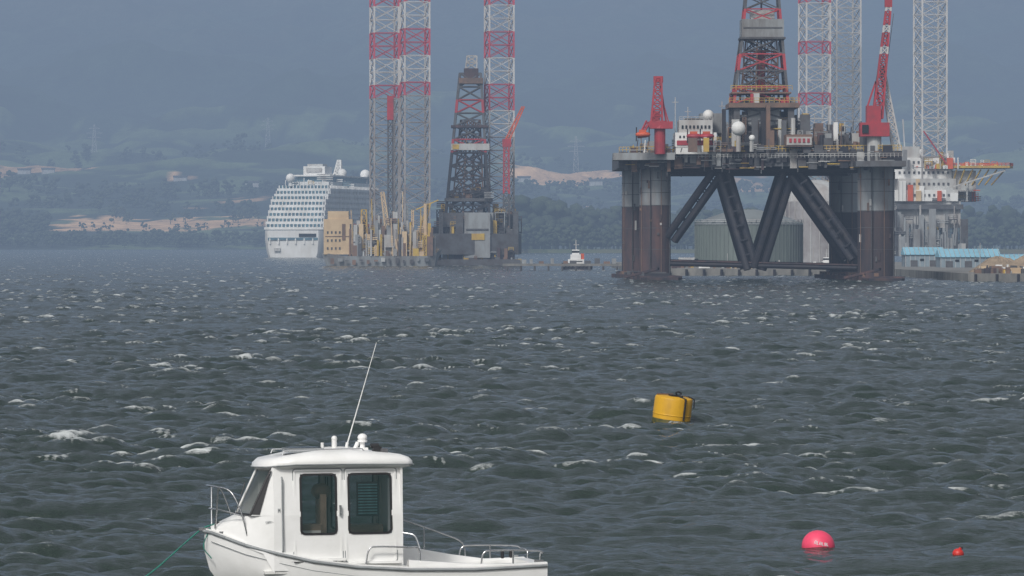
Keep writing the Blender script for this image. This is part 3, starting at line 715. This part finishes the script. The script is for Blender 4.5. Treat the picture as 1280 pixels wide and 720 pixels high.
for sg in(-1,1):
    vs=[];fs=[]
    for x in xc:
        hb,zs=sta(x); up=.30*max(0,1-abs(x-.3)/1.7) if sg>0 else .10*max(0,1-abs(x-.3)/1.6)
        vs+=[(x,sg*(hb-.005),zs-.002),(x,sg*(hb-.03),zs+.01+up),(x,sg*(hb-.15),zs+.01+up),(x,sg*(hb-.2),zs-.03),(x,sg*(hb-.2),.12)]
    for j in range(len(xc)-1):
        for i in range(4): fs.append((5*j+i,5*j+i+1,5*j+6+i,5*j+5+i))
    b.add(vs,fs,gel)
b.add([(.3,-.86,.13),(2.68,-.8,.13),(2.68,.8,.13),(.3,.86,.13)],[(0,1,2,3)],gel2)
b.box((2.45,-.82,.12),(2.66,.82,.56),gel); b.box((2.1,-.8,.12),(2.45,.8,.42),gel2); b.box((2.08,-.78,.42),(2.46,.78,.47),'lgrey')
b.box((.3,-.86,.13),(.32,.86,.55),gel)
# side-deck step mouldings and scupper below the doors
b.box((-1.66,-.93,.655),(-.74,-.872,.70),gel); b.box((-1.62,-.96,.64),(-.9,-.93,.652),rub)
b.box((-.70,-.95,.60),(.18,-.872,.64),gel)
b.build("deck_and_cockpit",be)
b=B()
for sg in(-1,1):
    pp=[(s_[0]-(.02 if i==0 else 0),sg*(s_[1]+.012),s_[2]-.05) for i,s_ in enumerate(st)]
    b.tube(pp,.028,trim,8)
    pp=[(s_[0],sg*(s_[1]*.97+.004),s_[2]-.2) for s_ in st[1:]]
    b.tube(pp,.006,trim,6)
b.build("rub_rail",be,smooth=50)
b=B(); TR=[(-2.88,.12,1.19,1.21,.95,.75),(-2.72,.32,1.1,1.28,.95,.75),(-2.52,.52,1.02,1.37,.95,.78),(-2.33,.72,.92,1.44,.97,.88),(-2.12,.82,.84,1.45,.99,.97),(-1.935,.868,.5,1.45,1,1)]
vs=[];fs=[]
for x,hw,z0,z1,f1,f2 in TR: vs+=[(x,-hw,z0-.05),(x,-hw*f1,z0+(z1-z0)*.6),(x,-hw*f2,z1-.02),(x,0,z1+.03),(x,hw*f2,z1-.02),(x,hw*f1,z0+(z1-z0)*.6),(x,hw,z0-.05)]
for j in range(len(TR)-1):
    for i in range(6): fs.append((7*j+i,7*j+i+1,7*j+8+i,7*j+7+i))
fs.append(tuple(range(7))[::-1]); b.add(vs,fs,gel)
b.build("foredeck_coaming",be,smooth=45)
hwz=lambda z: .87 if z<1.4 else .87-(z-1.4)*.085
b=B()
xw=[-1.49,-.88,-.68,.05]
def fx(z): return -2.31+max(0,z-1.42)*.46
for sg in(-1,1):
    def quad(x0,x1,z0,z1):
        b.add([(x0,sg*hwz(z0),z0),(x1,sg*hwz(z0),z0),(x1,sg*hwz(z1),z1),(x0,sg*hwz(z1),z1)],[(0,1,2,3)],gel)
    for z0,z1 in((.5,1.10),(1.10,1.42),(1.42,2.10),(2.10,2.26)):
        if z0>=1.42:
            b.add([(fx(z0),sg*.735,z0),(-1.94,sg*hwz(z0),z0),(-1.94,sg*hwz(z1),z1),(fx(z1),sg*(.735-(z1-1.42)*.05),z1)],[(0,1,2,3)],gel)
        quad(-1.94,xw[0],z0,z1); quad(xw[1],xw[2],z0,z1); quad(xw[3],.24,z0,z1)
        if z0<1.0 or z1>2.2: quad(xw[0],xw[1],z0,z1); quad(xw[2],xw[3],z0,z1)
b.box((.2,-.865,.13),(.24,-.30,2.24),gel); b.box((.2,.30,.13),(.24,.865,2.24),gel); b.box((.2,-.30,1.98),(.24,.30,2.24),gel)
b.box((-2.1,-.85,.45),(.2,.85,.495),gel2)
b.build("cabin_walls",be)
def rrect(x0,x1,z0,z1,r,k=5):
    P_=[]
    for cx,cz,a0 in((x1-r,z1-r,0),(x0+r,z1-r,90),(x0+r,z0+r,180),(x1-r,z0+r,270)):
        for i in range(k+1):
            a_=math.radians(a0+90*i/k); P_.append((cx+r*math.cos(a_),cz+r*math.sin(a_)))
    return P_
bf=B();bgl=B()
def ring(b,o,i_,yo,sg,m,th=.012):
    n=len(o)
    vo=[(x,sg*(hwz(z)+yo),z) for x,z in o];vi=[(x,sg*(hwz(z)+yo),z) for x,z in i_]
    vo2=[(x,sg*(hwz(z)-.01),z) for x,z in o];vi2=[(x,sg*(hwz(z)-.02),z) for x,z in i_]
    vs=vo+vi+vo2+vi2;fs=[]
    for k in range(n):
        k2=(k+1)%n; fs+=[(k,k2,n+k2,n+k),(k,k2,2*n+k2,2*n+k),(n+k,n+k2,3*n+k2,3*n+k)]
    b.add(vs,fs,m)
for sg in(-1,1):
    for x0,x1 in((xw[0],xw[1]),(xw[2],xw[3])):
        ring(bf,rrect(x0-.012,x1+.012,1.088,2.112,.09),rrect(x0+.022,x1-.022,1.122,2.078,.06),.012,sg,rub)
        g_=rrect(x0+.02,x1-.02,1.12,2.08,.06); bgl.add([(x,sg*(hwz(z)+.002),z) for x,z in g_],[tuple(range(len(g_)))],gm)
    for xa,xb in((-1.62,-.77),(-.75,.15)):
        ring(bf,rrect(xa,xb,.62,2.195,.05),rrect(xa+.016,xb-.016,.636,2.179,.045),.006,sg,trim)
        ring(bf,rrect(xa+.016,xb-.016,.636,2.179,.045),rrect(xa+.045,xb-.045,.665,2.15,.035),.018,sg,gel)
    if sg<0: bf.box((-.845,-.90,1.42),(-.81,-.93,1.58),steel); bf.box((-.845,-.87,1.42),(-.81,-.90,1.45),steel); bf.box((-.845,-.87,1.55),(-.81,-.90,1.58),steel)
    bf.tube([(-1.80,sg*.875,.80),(-1.80,sg*.92,.85),(-1.80,sg*.875,2.0),(-1.80,sg*.82,2.06)],.014,trim)
zb,zt_=1.44,2.2
wb=[(-2.31,-.735),(-2.42,-.35),(-2.44,0),(-2.42,.35),(-2.31,.735)]
wt=[(x+.36,y*.95) for x,y in wb]
for i in range(4):
    v0,v1=wb[i],wb[i+1];u0,u1=wt[i],wt[i+1]
    bgl.add([(v0[0],v0[1],zb),(v1[0],v1[1],zb),(u1[0],u1[1],zt_),(u0[0],u0[1],zt_)],[(0,1,2,3)],gm)
for i in(0,2,4): bf.cyl((wb[i][0]-.003,wb[i][1],zb),(wt[i][0]-.003,wt[i][1],zt_),.02,rub if i!=2 else gel,n=8)
for sg in(-1,1): bgl.add([(-2.30,sg*.745,zb),(-2.17,sg*.80,zb),(-1.965,sg*.815,2.17),(-1.975,sg*.79,2.17)],[(0,1,2,3)],rub)
for A_,z_ in((wb,zb),(wt,zt_)): bf.tube([(x-.004,y,z_) for x,y in A_],.018,rub)
bf.tube([(-2.47,-.2,1.47),(-2.3,-.05,1.95)],.008,rub)
bf.build("window_frames",be,smooth=40); bgl.build("glazing",be)
b=B()
mk=[(-1.90,1.47,-1.90,1.54),(-1.90,1.54,-1.885,1.50),(-1.885,1.50,-1.87,1.54),(-1.87,1.54,-1.87,1.47)]
for x0,z0,x1,z1 in mk: b.beam((x0+.03,-.872,z0),(x1+.03,-.872,z1),.004,trim)
for k in range(8): b.beam((-2.08+k*.02,-.852+k*-.002,1.30),(-2.07+k*.02,-.852,1.335),.0035,trim)
b.box((-1.5,-.55,.5),(-1.0,-.05,1.15),gel2); b.box((-1.1,-.55,1.1),(-1.0,-.05,1.75),seatm); b.box((-1.5,-.55,1.15),(-1.05,-.05,1.25),seatm)
b.sph((-1.05,-.3,1.8),.17,seatm,sz=.8)
b.box((-2.1,-.7,1.0),(-1.8,.7,1.5),gel2); b.cyl((-1.75,-.3,1.45),(-1.68,-.3,1.6),.18,rub,n=20)
for k in range(11): b.box((-.50,-.80,1.42+k*.048),(-.18,-.775,1.445+k*.048),tealm)
b.box((-.53,-.77,1.38),(-.15,-.76,1.96),rub); b.box((-.6,.2,.5),(.1,.75,1.2),seatm)
b.build("cabin_interior",be,smooth=40)
b=B()
def outl(fxx,bxx,hw,z,cam_=0):
    P_=[(fxx+.02,0),(fxx+.05,.3),(fxx+.13,hw*.72),(fxx+.32,hw*.95),(fxx+.6,hw),(-.6,hw*1.0),(bxx-.1,hw),(bxx,hw-.08),(bxx+.02,0)]
    full=[(x,-y) for x,y in P_]+[(x,y) for x,y in P_[-2:0:-1]]
    mn,mx_=fxx,bxx
    return [(x,y,z+cam_*(1-((x-(mn+mx_)/2)/((mx_-mn)/2))**2)-.05*max(0,(mn+.5-x)/.5)-.02*max(0,(x-mx_+.5)/.5)) for x,y in full]
lv=[outl(-2.04,.26,.82,2.20),outl(-2.14,.38,.90,2.225),outl(-2.18,.42,.93,2.26),outl(-2.17,.41,.925,2.325,.01),outl(-2.10,.36,.87,2.385,.03),outl(-1.85,.25,.7,2.43,.06),outl(-1.4,.0,.35,2.44,.085)]
n=len(lv[0]);vs=[p_ for l in lv for p_ in l];fs=[]
for j in range(len(lv)-1):
    for i in range(n): fs.append((j*n+i,j*n+(i+1)%n,(j+1)*n+(i+1)%n,(j+1)*n+i))
fs.append(tuple(range(n))[::-1]);fs.append(tuple((len(lv)-1)*n+i for i in range(n)))
b.add(vs,fs,gel); b.build("cabin_roof",be,smooth=50,recalc=True)
b=B()
o=outl(-2.185,.43,.935,2.262);b.tube(o+[o[0]],.012,trim,6)
b.box((-1.6,-.35,2.45),(-1.0,.35,2.52),trim);b.box((-1.56,-.31,2.52),(-1.04,.31,2.532),'win')
for y_ in(-.6,.6): b.tube([(-1.75,y_,2.42),(-1.72,y_,2.49),(-.4,y_,2.51),(-.35,y_,2.45)],.011,steel)
b.build("roof_hatch_and_grabrails",be,smooth=40)
b=B()
b.cyl((-.78,-.1,2.42),(-.78,-.1,2.66),.045,gel,n=16); b.sph((-.78,-.1,2.67),.05,gel)
b.cyl((-.95,.1,2.42),(-.95,.1,2.60),.028,gel,n=12)
b.cyl((-.28,.0,2.42),(-.28,.0,2.60),.055,gel,n=16,r1=.04); b.cyl((-.28,0,2.60),(-.28,0,2.64),.085,gel,n=18); b.sph((-.28,0,2.68),.085,gel,sz=.8)
b.cyl((-.42,.0,2.47),(-.36,0,2.60),.035,gel,n=10); b.box((-.6,-.1,2.42),(-.2,.1,2.51),gel)
b.box((-.12,-.16,2.42),(.02,.0,2.53),rub); b.cyl((-.16,-.1,2.54),(-.02,-.1,2.54),.04,rub,n=12); b.box((0,-.2,2.42),(.12,.1,2.49),'dgrey')
b.cyl((-.57,0,2.42),(-.54,0,2.60),.026,gel,n=10); b.cyl((-.545,0,2.56),(-.03,-.03,4.28),.012,gel,r1=.005,n=8)
b.build("mast_lights_and_antenna",be,smooth=40)
b=B(); R=.015
def curve(pts,k=5):
    out=[];P_=[Vector(p_) for p_ in pts];P_=[2*P_[0]-P_[1]]+P_+[2*P_[-1]-P_[-2]]
    for i in range(1,len(P_)-2):
        for j in range(k):
            t_=j/k;p0,p1,p2,p3=P_[i-1:i+3]
            out.append(.5*((2*p1)+(-p0+p2)*t_+(2*p0-5*p1+4*p2-p3)*t_**2+(-p0+3*p1-3*p2+p3)*t_**3))
    out.append(P_[-2]);return out
pul=[(-2.35,-.66,1.05),(-2.45,-.66,1.45),(-2.62,-.56,1.82),(-2.85,-.3,1.90),(-2.93,0,1.91),(-2.85,.3,1.90),(-2.62,.56,1.82),(-2.45,.66,1.45),(-2.35,.66,1.05)]
b.tube(curve(pul),R,steel)
b.tube(curve([(-2.45,-.65,1.42),(-2.72,-.40,1.50),(-2.88,-.1,1.52),(-2.88,.1,1.52),(-2.72,.40,1.50),(-2.45,.65,1.42)]),R*.8,steel)
for sg in(-1,1): b.tube([(-2.83,sg*.2,1.2),(-2.80,sg*.38,1.88)],R,steel)
b.tube(curve([(.22,.84,1.30),(.5,.93,1.26),(1.3,.98,.98),(1.62,.98,.82),(1.68,.98,.55)]),R,steel); b.tube([(.95,.96,.56),(.95,.96,1.12)],R,steel)
b.tube(curve([(-.42,-1.0,.60),(-.36,-1.0,.84),(-.2,-1.0,.88),(.3,-1.0,.86),(.48,-1.0,.84),(.5,-1.0,.55)]),R,steel); b.tube(curve([(.24,-.86,1.1),(.42,-.95,1.05),(.5,-1.0,.84)]),R,steel)
for sg in(-1,1):
    b.tube(curve([(1.55,sg*.95,.54),(1.6,sg*.95,.74),(1.8,sg*.95,.78),(2.5,sg*.95,.76),(2.62,sg*.90,.72),(2.66,sg*.55,.70),(2.66,sg*.5,.56)]),R,steel)
    b.tube([(2.1,sg*.95,.54),(2.1,sg*.95,.775)],R,steel)
for x,y in((2.55,-.9),(2.5,.9),(-2.7,-.3),(.6,-.98)): b.box((x-.08,y-.02,sta(x)[1]),(x+.08,y+.02,sta(x)[1]+.05),steel)
for x in(2.3,2.45): b.cyl((x,.88,.55),(x,.88,.68),.03,rub,n=10)
b.build("stainless_rails",be,smooth=50)
ropem=mat('green_rope',(0.02,0.2,0.15),(0.03,0.12,0.1),rough=.8,scale=20)
b=B(); b.box((-3.08,-.06,1.16),(-2.85,.06,1.21),steel); b.box((-2.8,-.05,1.2),(-2.7,.05,1.3),rub)
b.tube(curve([(-2.75,0,1.27),(-3.0,-.02,1.20),(-3.3,.02,.96),(-3.8,.1,.52),(-4.35,.2,.12),(-4.8,.3,-.3)]),.013,ropem)
b.tube(curve([(-2.9,-.1,1.2),(-3.02,-.14,.9),(-2.9,-.25,.7)]),.01,ropem)
b.build("mooring_rope",be)

# ------------------------------------------------------------ buoys
ym=mat('buoy_yellow',(0.66,0.36,0.01),(0.42,0.22,0.015),rough=.5,scale=1.6,stretch=(1,1,.6),lo=.45,hi=.75,bump=.2)
yd=161.0; e=empty("mooring_buoy",((839-640)/F*yd,yd,.02),rot=(math.radians(6),math.radians(5),.4))
b=B(); b.lathe((0,0,0),[(.01,-.35),(.60,-.35),(.635,-.3),(.64,.0),(.64,.72),(.62,.79),(.57,.82),(.01,.83)],ym,n=48)
b.lathe((0,0,0),[(.645,.2),(.652,.21),(.652,.24),(.645,.25)],ym,n=48); b.build("float_body",e,smooth=35)
b=B(); b.lathe((0,0,0),[(.642,-.1),(.648,-.02),(.642,.07)],mat('weed_line',(0.05,0.06,0.02),(0.12,0.1,0.02),scale=6),n=48)
b.tube([(.66*math.cos(-1.35),.66*math.sin(-1.35),.1),(.66*math.cos(-1.35),.66*math.sin(-1.35),.8),(.1,-.1,.86)],.035,rub)
b.box((-.16,-.12,.82),(.28,.12,.88),rub)
b.tube([(.1,0,.86),(.04,0,.95),(.14,0,.99),(.25,0,.95),(.2,0,.86)],.028,rub)
b.tube([(.2,-.05,.88),(.42,-.2,.87),(.64,-.25,.80),(.655,-.26,.5)],.022,rub); b.tube([(0,.1,.88),(-.3,.15,.86),(-.55,.2,.84)],.02,mat('rusty_chain',(.15,.07,.04),scale=8))
b.build("strap_and_shackle",e,smooth=40)
pm=mat('buoy_pink',(0.80,0.07,0.15),(0.68,0.05,0.11),rough=.45,scale=3,lo=.4,hi=.8)
d=94.0; e=empty("marker_buoy",((1023-640)/F*d,d,.05),rot=(math.radians(12),math.radians(12),0))
b=B(); b.sph((0,0,0),.325,pm,seg=40,rings=24,sz=.95); b.build("float_body",e,smooth=60)
b=B()
wl=mat('letter_white',(.75,.62,.65),scale=9)
def sp(a,el): return (.328*math.cos(el)*math.cos(a),.328*math.cos(el)*math.sin(a),.328*.95*math.sin(el))
for k in range(6):
    a_=-math.pi/2-.35+k*.17
    el=.35
    b.tube([sp(a_,el),sp(a_,el+.2)],.009,wl,5)
    if k%2==0: b.tube([sp(a_,el+.2),sp(a_+.09,el+.18)],.009,wl,5);b.tube([sp(a_+.09,el+.18),sp(a_+.09,el)],.009,wl,5)
    else: b.tube([sp(a_,el),sp(a_+.09,el)],.009,wl,5)
b.build("lettering",e)
rm=mat('buoy_red',(.6,.03,.025),(.45,.03,.02),rough=.45,scale=6)
d=91.5; e=empty("marker_buoy",((1198-640)/F*d,d,.06),rot=(.2,.3,0)); b=B(); b.sph((0,0,0),.11,rm,seg=24,rings=14,sz=.95); b.cyl((0,0,.08),(.01,0,.13),.03,rm,n=10); b.tube([(.0,0,.13),(.03,0,.15),(.05,0,.12)],.01,rub); b.build("float_body",e,smooth=50)
